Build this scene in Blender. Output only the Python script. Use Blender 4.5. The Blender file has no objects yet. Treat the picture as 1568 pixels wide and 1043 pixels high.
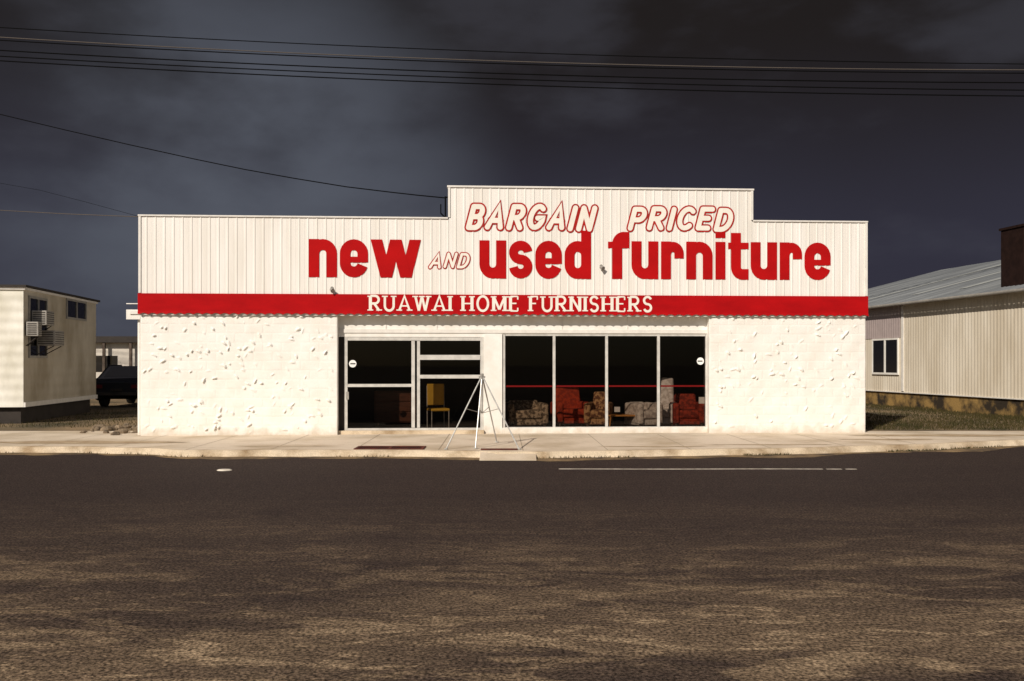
import bpy, math, random
import numpy as np
from mathutils import Vector, Matrix
random.seed(7); np.random.seed(7)
scene = bpy.context.scene
scene.view_settings.view_transform='Standard'; scene.view_settings.look='None'; scene.view_settings.exposure=0
F=1394.0; CAMH=1.57
# ---------------------------------------------------------------- helpers
def link(o): scene.collection.objects.link(o); return o
def empty(name, loc=(0,0,0), rz=0.0):
    o=bpy.data.objects.new(name,None); o.location=loc; o.rotation_euler=(0,0,rz); o.empty_display_size=.3
    return link(o)
class MB:
    def __init__(s): s.v=[]; s.f=[]
    def add(s,vs,fs):
        b=len(s.v); s.v+= [tuple(p) for p in vs]; s.f+=[tuple(b+i for i in f) for f in fs]
    def box(s,x0,x1,y0,y1,z0,z1):
        s.add([(x0,y0,z0),(x1,y0,z0),(x1,y1,z0),(x0,y1,z0),(x0,y0,z1),(x1,y0,z1),(x1,y1,z1),(x0,y1,z1)],
              [(0,3,2,1),(4,5,6,7),(0,1,5,4),(1,2,6,5),(2,3,7,6),(3,0,4,7)])
    def rod(s,a,b,r0,r1=None,n=10):
        r1=r0 if r1 is None else r1
        a=Vector(a); b=Vector(b); d=(b-a).normalized(); q=d.to_track_quat('Z','Y')
        vs=[]
        for p,r in ((a,r0),(b,r1)):
            for i in range(n):
                t=2*math.pi*i/n; vs.append(p+q@Vector((r*math.cos(t),r*math.sin(t),0)))
        fs=[(i,(i+1)%n,n+(i+1)%n,n+i) for i in range(n)]+[tuple(range(n-1,-1,-1)),tuple(range(n,2*n))]
        s.add(vs,fs)
    def obj(s,name,parent=None,mat=None,smooth=False,bevel=0,seg=2,sub=0):
        me=bpy.data.meshes.new(name); me.from_pydata(s.v,[],s.f); me.update()
        o=bpy.data.objects.new(name,me); link(o)
        if parent: o.parent=parent
        if mat: me.materials.append(mat)
        if smooth:
            for p in me.polygons: p.use_smooth=True
        if bevel:
            m=o.modifiers.new('b','BEVEL'); m.width=bevel; m.segments=seg; m.limit_method='ANGLE'
        if sub:
            m=o.modifiers.new('s','SUBSURF'); m.levels=sub; m.render_levels=sub
        return o
def box(name,parent,x0,x1,y0,y1,z0,z1,mat,bevel=0):
    m=MB(); m.box(x0,x1,y0,y1,z0,z1); return m.obj(name,parent,mat,bevel=bevel)

# ---------------------------------------------------------------- materials
def mat(name,col,rough=.7,var=.0,vscale=3.,col2=None,bump=0.,bscale=60.,stretch=(1,1,1),metal=0.,spec=.3,lo=.35,hi=.65,fine=0.,foot=None):
    m=bpy.data.materials.new(name); m.use_nodes=True; nt=m.node_tree; N=nt.nodes; L=nt.links
    b=N['Principled BSDF']; b.inputs['Roughness'].default_value=rough; b.inputs['Metallic'].default_value=metal
    b.inputs['Specular IOR Level'].default_value=spec
    tc=N.new('ShaderNodeTexCoord'); mp=N.new('ShaderNodeMapping'); mp.inputs['Scale'].default_value=stretch
    L.new(tc.outputs['Object'],mp.inputs['Vector'])
    c2=col2 if col2 else tuple(c*(1-var) for c in col)
    nz=N.new('ShaderNodeTexNoise'); nz.inputs['Scale'].default_value=vscale; nz.inputs['Detail'].default_value=7; nz.inputs['Roughness'].default_value=.6
    L.new(mp.outputs[0],nz.inputs['Vector'])
    mr=N.new('ShaderNodeMapRange'); mr.inputs['From Min'].default_value=lo; mr.inputs['From Max'].default_value=hi
    L.new(nz.outputs['Fac'],mr.inputs['Value'])
    mx=N.new('ShaderNodeMix'); mx.data_type='RGBA'; mx.inputs['A'].default_value=(*col,1); mx.inputs['B'].default_value=(*c2,1)
    L.new(mr.outputs[0],mx.inputs['Factor'])
    out=mx.outputs['Result']
    if foot:   # splash dirt at the foot of a wall
        sp=N.new('ShaderNodeSeparateXYZ'); L.new(tc.outputs['Object'],sp.inputs[0])
        n4=N.new('ShaderNodeTexNoise'); n4.inputs['Scale'].default_value=5; n4.inputs['Detail'].default_value=6; L.new(tc.outputs['Object'],n4.inputs['Vector'])
        ma=N.new('ShaderNodeMath'); ma.operation='MULTIPLY_ADD'; L.new(n4.outputs['Fac'],ma.inputs[0]); ma.inputs[1].default_value=-.55; L.new(sp.outputs['Z'],ma.inputs[2])
        r4=N.new('ShaderNodeMapRange'); r4.inputs['From Min'].default_value=-.32; r4.inputs['From Max'].default_value=-.08; r4.inputs['To Min'].default_value=.65; r4.inputs['To Max'].default_value=0
        L.new(ma.outputs[0],r4.inputs['Value'])
        m4=N.new('ShaderNodeMix'); m4.data_type='RGBA'; L.new(r4.outputs[0],m4.inputs['Factor']); L.new(out,m4.inputs['A']); m4.inputs['B'].default_value=(*foot,1); out=m4.outputs['Result']
    if fine:
        n2=N.new('ShaderNodeTexNoise'); n2.inputs['Scale'].default_value=bscale; n2.inputs['Detail'].default_value=3
        L.new(tc.outputs['Object'],n2.inputs['Vector'])
        r2=N.new('ShaderNodeMapRange'); r2.inputs['From Min'].default_value=.3; r2.inputs['From Max'].default_value=.7
        r2.inputs['To Min'].default_value=1-fine; r2.inputs['To Max'].default_value=1+fine
        L.new(n2.outputs['Fac'],r2.inputs['Value'])
        vm=N.new('ShaderNodeVectorMath'); vm.operation='SCALE'; L.new(out,vm.inputs[0]); L.new(r2.outputs[0],vm.inputs['Scale']); out=vm.outputs[0]
    L.new(out,b.inputs['Base Color'])
    if bump:
        n3=N.new('ShaderNodeTexNoise'); n3.inputs['Scale'].default_value=bscale; n3.inputs['Detail'].default_value=4
        L.new(mp.outputs[0],n3.inputs['Vector'])
        bp=N.new('ShaderNodeBump'); bp.inputs['Strength'].default_value=bump; bp.inputs['Distance'].default_value=.01
        L.new(n3.outputs['Fac'],bp.inputs['Height']); L.new(bp.outputs[0],b.inputs['Normal'])
    return m
def wave_bump(m,axis='X',scale=1.0,strength=.4,dist=.01):
    nt=m.node_tree; N=nt.nodes; L=nt.links; b=N['Principled BSDF']
    tc=N.new('ShaderNodeTexCoord'); w=N.new('ShaderNodeTexWave'); w.bands_direction=axis; w.inputs['Scale'].default_value=scale
    L.new(tc.outputs['Object'],w.inputs['Vector'])
    bp=N.new('ShaderNodeBump'); bp.inputs['Strength'].default_value=strength; bp.inputs['Distance'].default_value=dist
    L.new(w.outputs['Fac'],bp.inputs['Height']); L.new(bp.outputs[0],b.inputs['Normal'])

M_clad=mat('white_sheet',(.82,.79,.75),.5,col2=(.72,.68,.62),vscale=1.3,stretch=(2.5,1,.25),bump=.05,bscale=20,lo=.38,hi=.68)
M_mason=mat('white_masonry',(.84,.82,.78),.75,col2=(.77,.74,.68),vscale=2.2,bump=.5,bscale=70,fine=.04,foot=(.50,.41,.30))
M_white=mat('white_paint',(.82,.80,.76),.55,col2=(.72,.69,.63),vscale=3,bump=.08,bscale=25,foot=(.50,.41,.30))
M_trim=mat('trim_paint',(.76,.73,.68),.5,var=.14,vscale=6)
M_red=mat('red_paint',(.45,.006,.007),.7,col2=(.37,.005,.006),vscale=1.2,stretch=(1,1,2),spec=.06)
M_redband=mat('red_band_paint',(.42,.005,.007),.7,col2=(.33,.004,.006),vscale=1.3,stretch=(1,1,3),spec=.06)
M_redline=mat('red_outline',(.42,.018,.014),.6,var=.2,vscale=4,spec=.1)
M_letw=mat('letter_white',(.82,.78,.70),.6,var=.08,vscale=5,spec=.15)
M_alu=mat('window_frame_aluminium',(.60,.58,.54),.4,var=.25,vscale=6)
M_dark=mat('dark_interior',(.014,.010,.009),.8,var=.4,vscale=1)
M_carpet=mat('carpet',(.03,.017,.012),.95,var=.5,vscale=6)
M_conc=mat('footpath_concrete',(.68,.58,.46),.85,col2=(.47,.375,.26),vscale=.8,bump=.4,bscale=90,fine=.12,lo=.44,hi=.68)
M_kerb=mat('kerb_concrete',(.62,.51,.37),.85,col2=(.30,.21,.12),vscale=1.6,bump=.5,bscale=60,fine=.18,lo=.45,hi=.68)
M_dirt=mat('gutter_dirt',(.27,.185,.095),.95,col2=(.07,.05,.034),vscale=2.2,bump=.6,bscale=40,fine=.25)
M_wood=mat('pole_wood',(.12,.09,.07),.85,var=.4,vscale=3,stretch=(6,6,.6),bump=.4)
M_black=mat('cable_black',(.003,.003,.003),.8,spec=.05)
M_pale=mat('cable_pale',(.10,.085,.075),.6,spec=.1)
M_metal=mat('painted_steel',(.55,.54,.51),.35,var=.3,vscale=9,metal=.2)
M_rust=mat('rusty_iron',(.16,.035,.02),.8,col2=(.05,.02,.015),vscale=9,bump=.5)
M_grey=mat('grey_fitting',(.33,.31,.28),.5,var=.3,vscale=9)
M_wallshaded=mat('cabin_wall_shaded',(.56,.51,.42),.6,col2=(.36,.31,.23),vscale=1.1,stretch=(1,1,.5)); wave_bump(M_wallshaded,'Z',1.1,.5,.02)  # cabin side wall, its shade put into a darker colour
M_walllit=mat('cabin_wall_lit',(.80,.78,.71),.6,col2=(.55,.52,.42),vscale=1.1,stretch=(1,1,.5)); wave_bump(M_walllit,'Z',1.1,.5,.02)  # same cabin wall, sunlit brightness put into the colour
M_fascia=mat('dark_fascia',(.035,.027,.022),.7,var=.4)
M_rwall=mat('cream_corrugated',(.74,.68,.57),.55,col2=(.58,.51,.40),vscale=.8,stretch=(1,1.6,.35))
M_rpatch=mat('pink_sheet',(.42,.35,.34),.6,var=.12)
M_found=mat('stained_foundation',(.30,.19,.065),.9,col2=(.03,.022,.014),vscale=1.3,bump=.5,bscale=30,lo=.42,hi=.58,fine=.2)
M_roof=mat('galvanised_roof',(.20,.215,.23),.5,col2=(.33,.35,.36),vscale=.7,stretch=(.25,2.5,1),metal=.15,lo=.45,hi=.62)
M_brown=mat('dark_brick',(.022,.011,.009),.9,var=.4,vscale=5,bump=.4,spec=.1)
M_rubble=mat('rubble_stone',(.28,.21,.14),.9,col2=(.08,.06,.04),vscale=4,bump=.6)
M_grass=mat('grass_blades',(.07,.052,.020),.9,col2=(.03,.032,.012),vscale=1.2,spec=.1)
M_sticker=mat('sticker_white',(.8,.8,.78),.5)
M_tyre=mat('tyre_rubber',(.015,.015,.015),.8)
M_car=mat('car_paint',(.009,.009,.012),.45,spec=.3)
M_lamp=mat('tail_lamp',(.10,.008,.008),.4)
M_line=mat('road_paint',(.80,.73,.62),.7,col2=(.30,.25,.2),vscale=6,bump=.2,lo=.52,hi=.78)

# glass
M_glass=bpy.data.materials.new('shop_glass'); M_glass.use_nodes=True
nt=M_glass.node_tree; nt.nodes.clear(); N=nt.nodes; L=nt.links
o_=N.new('ShaderNodeOutputMaterial'); mx=N.new('ShaderNodeMixShader'); tr=N.new('ShaderNodeBsdfTransparent'); gl=N.new('ShaderNodeBsdfGlossy')
tr.inputs['Color'].default_value=(.50,.45,.41,1); gl.inputs['Roughness'].default_value=.02
fr=N.new('ShaderNodeFresnel'); fr.inputs['IOR'].default_value=1.3
L.new(fr.outputs[0],mx.inputs[0]); L.new(tr.outputs[0],mx.inputs[1]); L.new(gl.outputs[0],mx.inputs[2]); L.new(mx.outputs[0],o_.inputs[0])
M_dglass=mat('dark_window_glass',(.01,.01,.012),.1,spec=.4)

# asphalt
def asphalt():
    m=bpy.data.materials.new('chipseal_asphalt'); m.use_nodes=True; nt=m.node_tree; N=nt.nodes; L=nt.links
    b=N['Principled BSDF']; b.inputs['Roughness'].default_value=.88; b.inputs['Specular IOR Level'].default_value=.12
    tc=N.new('ShaderNodeTexCoord')
    def noise(sc,st,det=6,r=.6,dist=0.,off=0.):
        mp=N.new('ShaderNodeMapping'); mp.inputs['Scale'].default_value=st; mp.inputs['Location'].default_value=(off,off,0); L.new(tc.outputs['Object'],mp.inputs[0])
        n=N.new('ShaderNodeTexNoise'); n.inputs['Scale'].default_value=sc; n.inputs['Detail'].default_value=det; n.inputs['Roughness'].default_value=r; n.inputs['Distortion'].default_value=dist
        L.new(mp.outputs[0],n.inputs['Vector']); return n.outputs['Fac']
    def mr(v,a,b2,c=0.,d=1.):
        n=N.new('ShaderNodeMapRange'); n.inputs['From Min'].default_value=a; n.inputs['From Max'].default_value=b2
        n.inputs['To Min'].default_value=c; n.inputs['To Max'].default_value=d; L.new(v,n.inputs['Value']); return n.outputs[0]
    def mth(op,a,b2):
        n=N.new('ShaderNodeMath'); n.operation=op
        for i,x in enumerate((a,b2)):
            if isinstance(x,(int,float)): n.inputs[i].default_value=x
            else: L.new(x,n.inputs[i])
        return n.outputs[0]
    sp=N.new('ShaderNodeSeparateXYZ'); L.new(tc.outputs['Object'],sp.inputs[0])
    worn=mr(sp.outputs['Y'],11.5,5.0)                       # older, dusty worn seal on this side of the road
    broad=mr(noise(1.,(.22,.75,1),4,.55,.3,3.1),.42,.58)    # wheel-worn lanes and dusty areas
    patch=mr(noise(1.,(.95,2.6,1),8,.68,1.2,7.7),.50,.585)  # crisp edged patches of dust
    dark=mr(noise(1.,(.8,2.4,1),6,.65,.8,13.3),.56,.64)     # fresh bitumen bleeding through
    fleck=mr(noise(1.,(5.,9.,1),6,.75),.58,.66)
    w2=mth('ADD',mth('MULTIPLY',worn,.95),.07)
    t=mth('ADD',mth('MULTIPLY',worn,.24),mth('MULTIPLY',mth('ADD',mth('ADD',mth('MULTIPLY',broad,.26),mth('MULTIPLY',patch,.30)),mth('MULTIPLY',fleck,.20)),w2))
    t=mth('SUBTRACT',t,mth('MULTIPLY',dark,mth('ADD',mth('MULTIPLY',worn,.16),.02)))
    cr=N.new('ShaderNodeValToRGB'); e=cr.color_ramp.elements
    e[0].position=0; e[0].color=(.036,.025,.0225,1); e[1].position=1.0; e[1].color=(.42,.31,.20,1)
    x=e.new(.25); x.color=(.070,.049,.037,1); x=e.new(.55); x.color=(.165,.117,.076,1)
    L.new(t,cr.inputs[0])
    ag=mr(noise(42.,(1,1,1),2),.36,.64,.30,1.75)
    ag2=mr(noise(9.,(1,1.6,1),5,.75),.3,.7,.60,1.40)
    vm=N.new('ShaderNodeVectorMath'); vm.operation='SCALE'; L.new(cr.outputs[0],vm.inputs[0]); L.new(mth('MULTIPLY',ag,ag2),vm.inputs['Scale'])
    L.new(vm.outputs[0],b.inputs['Base Color'])
    bp=N.new('ShaderNodeBump'); bp.inputs['Strength'].default_value=.85; bp.inputs['Distance'].default_value=.012
    L.new(noise(40.,(1,1,1),3),bp.inputs['Height']); L.new(bp.outputs[0],b.inputs['Normal'])
    return m
M_road=asphalt()
M_ground=mat('dirt_ground',(.25,.175,.10),.95,col2=(.06,.05,.027),vscale=.45,bump=.6,bscale=30,fine=.3)

# ---------------------------------------------------------------- camera
cam=bpy.data.cameras.new('camera'); cam.lens=32; cam.sensor_width=36; cam.shift_y=.0214; cam.clip_end=3000
co=link(bpy.data.objects.new('camera',cam)); co.location=(0,0,CAMH); co.rotation_euler=(math.radians(90),0,0); scene.camera=co

# ---------------------------------------------------------------- sun + sky
EL=math.radians(33); AZ=math.radians(30)
d=Vector((-math.sin(AZ)*math.cos(EL),-math.cos(AZ)*math.cos(EL),math.sin(EL)))
sun=bpy.data.lights.new('sun','SUN'); sun.energy=4.5; sun.angle=math.radians(.5); sun.color=(1,.905,.79)
so=link(bpy.data.objects.new('sun',sun)); so.rotation_euler=d.to_track_quat('Z','Y').to_euler(); so.location=(-20,-20,30)
w=bpy.data.worlds.new('World'); scene.world=w; w.use_nodes=True; nt=w.node_tree; N=nt.nodes; L=nt.links
bg=N['Background']; bg.inputs['Strength'].default_value=.05
sky=N.new('ShaderNodeTexSky'); sky.sky_type='NISHITA'; sky.sun_disc=False; sky.sun_elevation=EL; sky.sun_rotation=math.atan2(d.x,d.y)
tc=N.new('ShaderNodeTexCoord'); sp=N.new('ShaderNodeSeparateXYZ'); L.new(tc.outputs['Generated'],sp.inputs[0])
def wn(sc,st,det=5,off=0.):
    mp=N.new('ShaderNodeMapping'); mp.inputs['Scale'].default_value=st; mp.inputs['Location'].default_value=(off,off,off); L.new(tc.outputs['Generated'],mp.inputs[0])
    n=N.new('ShaderNodeTexNoise'); n.inputs['Scale'].default_value=sc; n.inputs['Detail'].default_value=det; L.new(mp.outputs[0],n.inputs['Vector']); return n.outputs['Fac']
def wmr(v,a,b,c=0.,dd=1.,sm=True):
    n=N.new('ShaderNodeMapRange'); n.interpolation_type='SMOOTHSTEP' if sm else 'LINEAR'
    n.inputs['From Min'].default_value=a; n.inputs['From Max'].default_value=b; n.inputs['To Min'].default_value=c; n.inputs['To Max'].default_value=dd
    L.new(v,n.inputs['Value']); return n.outputs[0]
def wm(op,a,b):
    n=N.new('ShaderNodeMath'); n.operation=op
    for i,x in enumerate((a,b)):
        if isinstance(x,(int,float)): n.inputs[i].default_value=x
        else: L.new(x,n.inputs[i])
    return n.outputs[0]
def wmix(f,a,b):
    n=N.new('ShaderNodeMix'); n.data_type='RGBA'; L.new(f,n.inputs['Factor'])
    for k,x in (('A',a),('B',b)):
        if isinstance(x,tuple): n.inputs[k].default_value=(*x,1)
        else: L.new(x,n.inputs[k])
    return n.outputs['Result']
K=1/.05
up=wmr(wm('ADD',sp.outputs['Z'],wm('MULTIPLY',wn(2.,(1,1,1.4),3),.14)),.17,.42)
base=wmix(up,(.032*K,.031*K,.047*K),(.0155*K,.0130*K,.0130*K))
mott=wm('MULTIPLY',wmr(wn(5.,(1,1,2.4),6,4.2),.48,.72),.34)
base=wmix(mott,base,(.070*K,.072*K,.092*K))
dt=N.new('ShaderNodeVectorMath'); dt.operation='DOT_PRODUCT'; L.new(tc.outputs['Generated'],dt.inputs[0]); dt.inputs[1].default_value=Vector((-.28,.93,.16)).normalized()
brk=wm('MULTIPLY',wmr(dt.outputs['Value'],.950,1.003),wmr(wn(4.2,(1,1,1.8),6,1.3),.34,.68,.2,1.))
cloud=wmix(brk,base,(.088*K,.097*K,.122*K))
front=wmr(wm('ADD',sp.outputs['Y'],wm('MULTIPLY',wn(2.,(1,1,2)),.3)),-.45,.15)
fin=wmix(front,sky.outputs[0],cloud)
L.new(fin,bg.inputs['Color'])

# ---------------------------------------------------------------- ground, road, footpath
m=MB()
ys=[-400,19.3,19.36,600]; zs=[-.13,-.13,-.012,-.012]; xs=[-500,-60,0,60,500]
for y,z in zip(ys,zs):
    for x in xs: m.v.append((x,y,z))
for j in range(3):
    for i in range(4):
        a=j*5+i; m.f.append((a,a+1,a+6,a+5))
m.obj('ground',None,M_ground)
m=MB(); m.add([(-150,-9,-.12),(150,-9,-.12),(150,19.2,-.12),(-150,19.2,-.12)],[(0,1,2,3)]); m.obj('road',None,M_road)
kpx=[(-9,694.5),(0,694),(120,694.5),(240,697),(275,700.5),(480,700),(650,700.5),(820,703),(1000,700),(1200,697),(1400,691),(1568,683),(1700,681)]
kl=[(-70,17.2),(-20,17.1)]
for x,y in kpx:
    Y=1.69*F/(y-555); kl.append(((x-784)/F*Y,Y))
kl+= [(20,18.8),(70,19.0)]
kd=[]
for (a,b) in zip(kl[:-1],kl[1:]):
    n=max(1,int(abs(b[0]-a[0])/.2))
    for i in range(n):
        t=i/n; X_=a[0]+(b[0]-a[0])*t
        kd.append((X_, a[1]+(b[1]-a[1])*t+random.uniform(-.018,.018)+.02*math.sin(X_*2.1)+.018*math.sin(X_*5.3)))
kd.append(kl[-1])
mk=MB(); mf=MB(); mg=MB()
for i,(x,y) in enumerate(kd):
    mk.v+= [(x,y-.05,-.14),(x,y+.01,-.03+random.uniform(-.022,.004)),(x,y+.05+random.uniform(0,.02),0),(x,y+.19,0)]
    mf.v+= [(x,y+.19,-.004),(x,20.9,-.004)]
    wd=.12+.26*abs(math.sin(x*.9)+.5*math.sin(x*2.3))*(1.0 if x>.5 else .6)+random.uniform(0,.09)
    mg.v+= [(x,y-wd,-.1165),(x,y+.005,-.104)]
for i in range(len(kd)-1):
    for k in range(3): a=i*4+k; mk.f.append((a,a+4,a+5,a+1))
    a=i*2; mf.f.append((a,a+2,a+3,a+1)); mg.f.append((a,a+2,a+3,a+1))
mk.obj('kerb',None,M_kerb); fo=mf.obj('footpath',None,M_conc); mg.obj('gutter',None,M_dirt)
mj=MB()
for i in range(-7,8):
    x=i*1.52+.2; ky=np.interp(x,[k[0] for k in kd],[k[1] for k in kd])
    if x<9: mj.add([(x-.006,ky+.2,-.0005),(x+.006,ky+.2,-.0005),(x+.006-.05,20.0,-.0005),(x-.006-.05,20.0,-.0005)],[(0,1,2,3)])
mj.obj('footpath_joints',fo,mat('joint_dirt',(.30,.24,.17),.95))
def blotch(cx,cy,rx,ry,z,n=34):
    m=MB(); m.add([(cx+rx*math.cos(2*math.pi*i/n)*random.uniform(.72,1.1),cy+ry*math.sin(2*math.pi*i/n)*random.uniform(.7,1.1),z) for i in range(n)],[tuple(range(n))]); return m
mp_=MB()
for (cx,cy,rx,ry) in ((-8.6,17.9,2.2,.35),(-4.2,17.1,1.0,.08),(2.6,17.0,1.1,.10),(5.0,17.4,1.3,.08),(7.6,18.6,1.1,.14),(9.8,19.6,2.6,.30)):
    t=blotch(cx,cy,rx,ry,-.0002); mp_.add(t.v,t.f)
mp_.obj('footpath_dirt',fo,mat('trodden_dirt',(.50,.39,.26),.95,col2=(.33,.235,.14),vscale=3,fine=.2))
# markings
m=MB(); 
xx=np.linspace(.74,5.45,80)
for x in xx:
    Yc=14.40+.012*math.sin(x*2); wj=.038+random.uniform(-.012,.006); m.v+=[(x,Yc-wj,-.116),(x,Yc+wj,-.116)]
for i in range(79):
    if i not in (70,75): m.f.append((2*i,2*i+2,2*i+3,2*i+1))
m.obj('road_marking',None,M_line)
m=MB(); n=12
pts=[(-4.5+.10*math.cos(2*math.pi*i/n)+random.uniform(-.01,.01),14.25+.08*math.sin(2*math.pi*i/n),-.105) for i in range(n)]
low_=[(-4.5+(p[0]+4.5)*1.25,14.25+(p[1]-14.25)*1.25,-.119) for p in pts]
m.add(pts+low_,[tuple(range(n))]+[(i,n+i,n+(i+1)%n,(i+1)%n) for i in range(n)]); m.obj('road_marking_stud',None,M_line)

# ---------------------------------------------------------------- shop building
XL,YL=-7.976,19.54; TH=math.atan2(.91,15.91); c,s=math.cos(TH),math.sin(TH); W=15.94
shop=empty('furniture_shop',(XL,YL,0),TH)
def U(x,v=0.):
    a=(x-784)/F; X0=XL-s*v; Y0=YL+c*v
    return (a*Y0-X0)/(c-a*s)
def Z(x,y,v=0.):
    u=U(x,v); return CAMH+(555-y)/F*(YL+c*v+u*s)
def world(u,v,z=0): return (XL+u*c-v*s, YL+u*s+v*c, z)
uA=U(516.5); uB=U(1086); RV=.20
box('masonry_wall_left',shop,0,uA,0,.28,-.1,2.66,M_mason)
box('masonry_wall_right',shop,uB,W,0,.28,-.1,2.66,M_mason)
def skin(name,u0,u1,z0,z1,nb):
    st=.0135; nu=int((u1-u0)/st); nz=int((z1-z0)/st)
    us=np.linspace(u0,u1,nu); zz=np.linspace(z0,z1,nz); A,B=np.meshgrid(us,zz)
    H=np.full(A.shape,.004)
    ch=.2; cl=.4
    row=np.floor(B/ch); off=np.where(row%2==0,0,.2); col=np.floor((A+off)/cl)
    rnd=np.abs(np.sin(row*12.9898+col*78.233)*43758.5453)%1
    H+=.004*rnd
    dz=np.minimum((B/ch)%1,1-(B/ch)%1)*ch; du=np.minimum(((A+off)/cl)%1,1-((A+off)/cl)%1)*cl
    H-=.0035*np.exp(-(np.minimum(dz,du)/.014)**2)
    for k in range(30):
        fx,fz=np.random.uniform(-16,16,2); H+=.0005*np.sin(fx*A+fz*B+k)
    for k in range(nb):
        cu=np.random.uniform(u0+.08,u1-.08); cz=z0+.05+(z1-z0-.1)*np.random.uniform(0,1)
        a=np.random.choice([-.9,-.6,.6,1.1,0])+np.random.uniform(-.3,.3); r1=np.random.uniform(.035,.085); r2=np.random.uniform(.018,.036); h=np.random.uniform(.020,.044)
        if np.random.rand()<.4: h*=.4
        i0=np.searchsorted(us,cu-.15); i1=np.searchsorted(us,cu+.15); j0=np.searchsorted(zz,cz-.15); j1=np.searchsorted(zz,cz+.15)
        a_=A[j0:j1,i0:i1]-cu; b_=B[j0:j1,i0:i1]-cz
        p=(a_*math.cos(a)+b_*math.sin(a))/r1; q=(-a_*math.sin(a)+b_*math.cos(a))/r2
        q=q+.4*p*p
        r=np.sqrt(p*p+q*q)+.12*np.sin(7*np.arctan2(q,p)+k)
        H[j0:j1,i0:i1]=np.where(r<1,np.maximum(H[j0:j1,i0:i1],.005+h*np.clip((1-r)*1.8,0,1)),H[j0:j1,i0:i1])
    H[:,0]=-.001; H[:,-1]=-.001; H[-1,:]=-.001
    vs=np.stack([A.ravel(),-H.ravel(),B.ravel()],1)
    idx=np.arange(nu*nz).reshape(nz,nu)
    fs=np.stack([idx[:-1,:-1].ravel(),idx[:-1,1:].ravel(),idx[1:,1:].ravel(),idx[1:,:-1].ravel()],1)
    me=bpy.data.meshes.new(name); me.from_pydata(vs.tolist(),[],fs.tolist()); me.update(); me.materials.append(M_mason)
    o=link(bpy.data.objects.new(name,me)); o.parent=shop
    for p in me.polygons: p.use_smooth=True
skin('rough_blockwork_left',0,uA,-.01,2.64,160)
skin('rough_blockwork_right',uB,W,-.01,2.64,105)
box('side_wall_left',shop,0.002,.25,.28,15,-.1,4.3,M_white)
box('side_wall_right',shop,W-.25,W-.002,.28,15,-.1,4.3,M_white)
box('back_wall',shop,.25,W-.25,14.8,15,-.1,4.3,M_white)
uC=U(687.5); uD=U(1150.5); ZP=4.70; ZC=5.39
box('upper_wall',shop,.001,W-.001,-.03,.28,2.662,ZP-.02,M_white)
box('centre_parapet',shop,uC+.01,uD-.01,-.03,.12,ZP-.02,ZC-.02,M_white)
box('lintel',shop,uA,uB,RV,.28,2.2,2.662,M_white)
m=MB(); m.add([(.1,.28,4.2),(W-.1,.28,4.2),(W-.1,14.9,3.7),(.1,14.9,3.7),(.1,.28,4.1),(W-.1,.28,4.1),(W-.1,14.9,3.6),(.1,14.9,3.6)],
 [(0,1,2,3),(4,7,6,5),(0,4,5,1),(2,6,7,3),(1,5,6,2),(0,3,7,4)]); m.obj('roof',shop,M_roof)
def clad(name,u0,u1,z0,z1,v=-.05):
    m=MB(); prof=[]; u=u0; P=.19
    while u<u1:
        for du,h in ((0,0),(.06,0),(.066,.003),(.072,0),(.125,0),(.137,.009),(.156,.009),(.168,0)):
            if u+du<u1: prof.append((u+du,v-.003-h))
        u+=P
    prof.append((u1,v))
    for p in prof: m.v+=[(p[0],p[1],z0),(p[0],p[1],z1)]
    for i in range(len(prof)-1): m.f.append((2*i,2*i+2,2*i+3,2*i+1))
    m.obj(name,shop,M_clad)
clad('cladding_left',0,uC,2.9,ZP); clad('cladding_centre',uC,uD,2.9,ZC); clad('cladding_right',uD,W,2.9,ZP)
BV=-.082
m=MB(); m.add([(-.03,BV,2.672),(W+.03,BV,2.672),(W+.03,BV,3.05),(-.03,BV,3.05),(W+.03,BV+.03,3.05),(-.03,BV+.03,3.05)],[(0,1,2,3),(3,2,4,5)])
m.obj('red_fascia_band',shop,M_redband)
m=MB(); n=int(W/.19*12)
for i in range(n+1):
    u=-.03+(W+.06)*i/n; ph=u/.19*math.pi; v=BV-.012-.006*math.cos(2*ph); zb_=2.60+.030*abs(math.sin(ph))
    m.v+=[(u,v,zb_),(u,BV-.001,2.672)]
for i in range(n): m.f.append((2*i,2*i+2,2*i+3,2*i+1))
m.obj('scalloped_valance',shop,M_redband)
box('valance_backing',shop,0,W,-.05,-.032,2.585,2.70,M_trim)
box('capping_left',shop,-.03,uC-.02,-.085,.3,ZP,ZP+.035,M_trim,.006)
box('capping_right',shop,uD+.02,W+.03,-.085,.3,ZP,ZP+.035,M_trim,.006)
box('capping_centre',shop,uC-.04,uD+.04,-.085,.14,ZC,ZC+.04,M_trim,.006)
box('corner_trim_1',shop,-.02,.03,-.074,-.03,3.06,ZP,M_trim); box('corner_trim_2',shop,W-.03,W+.02,-.074,-.03,3.06,ZP,M_trim)
box('step_trim_1',shop,uC-.02,uC+.03,-.074,-.03,ZP+.036,ZC,M_trim); box('step_trim_2',shop,uD-.03,uD+.02,-.074,-.03,ZP+.036,ZC,M_trim)

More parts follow.
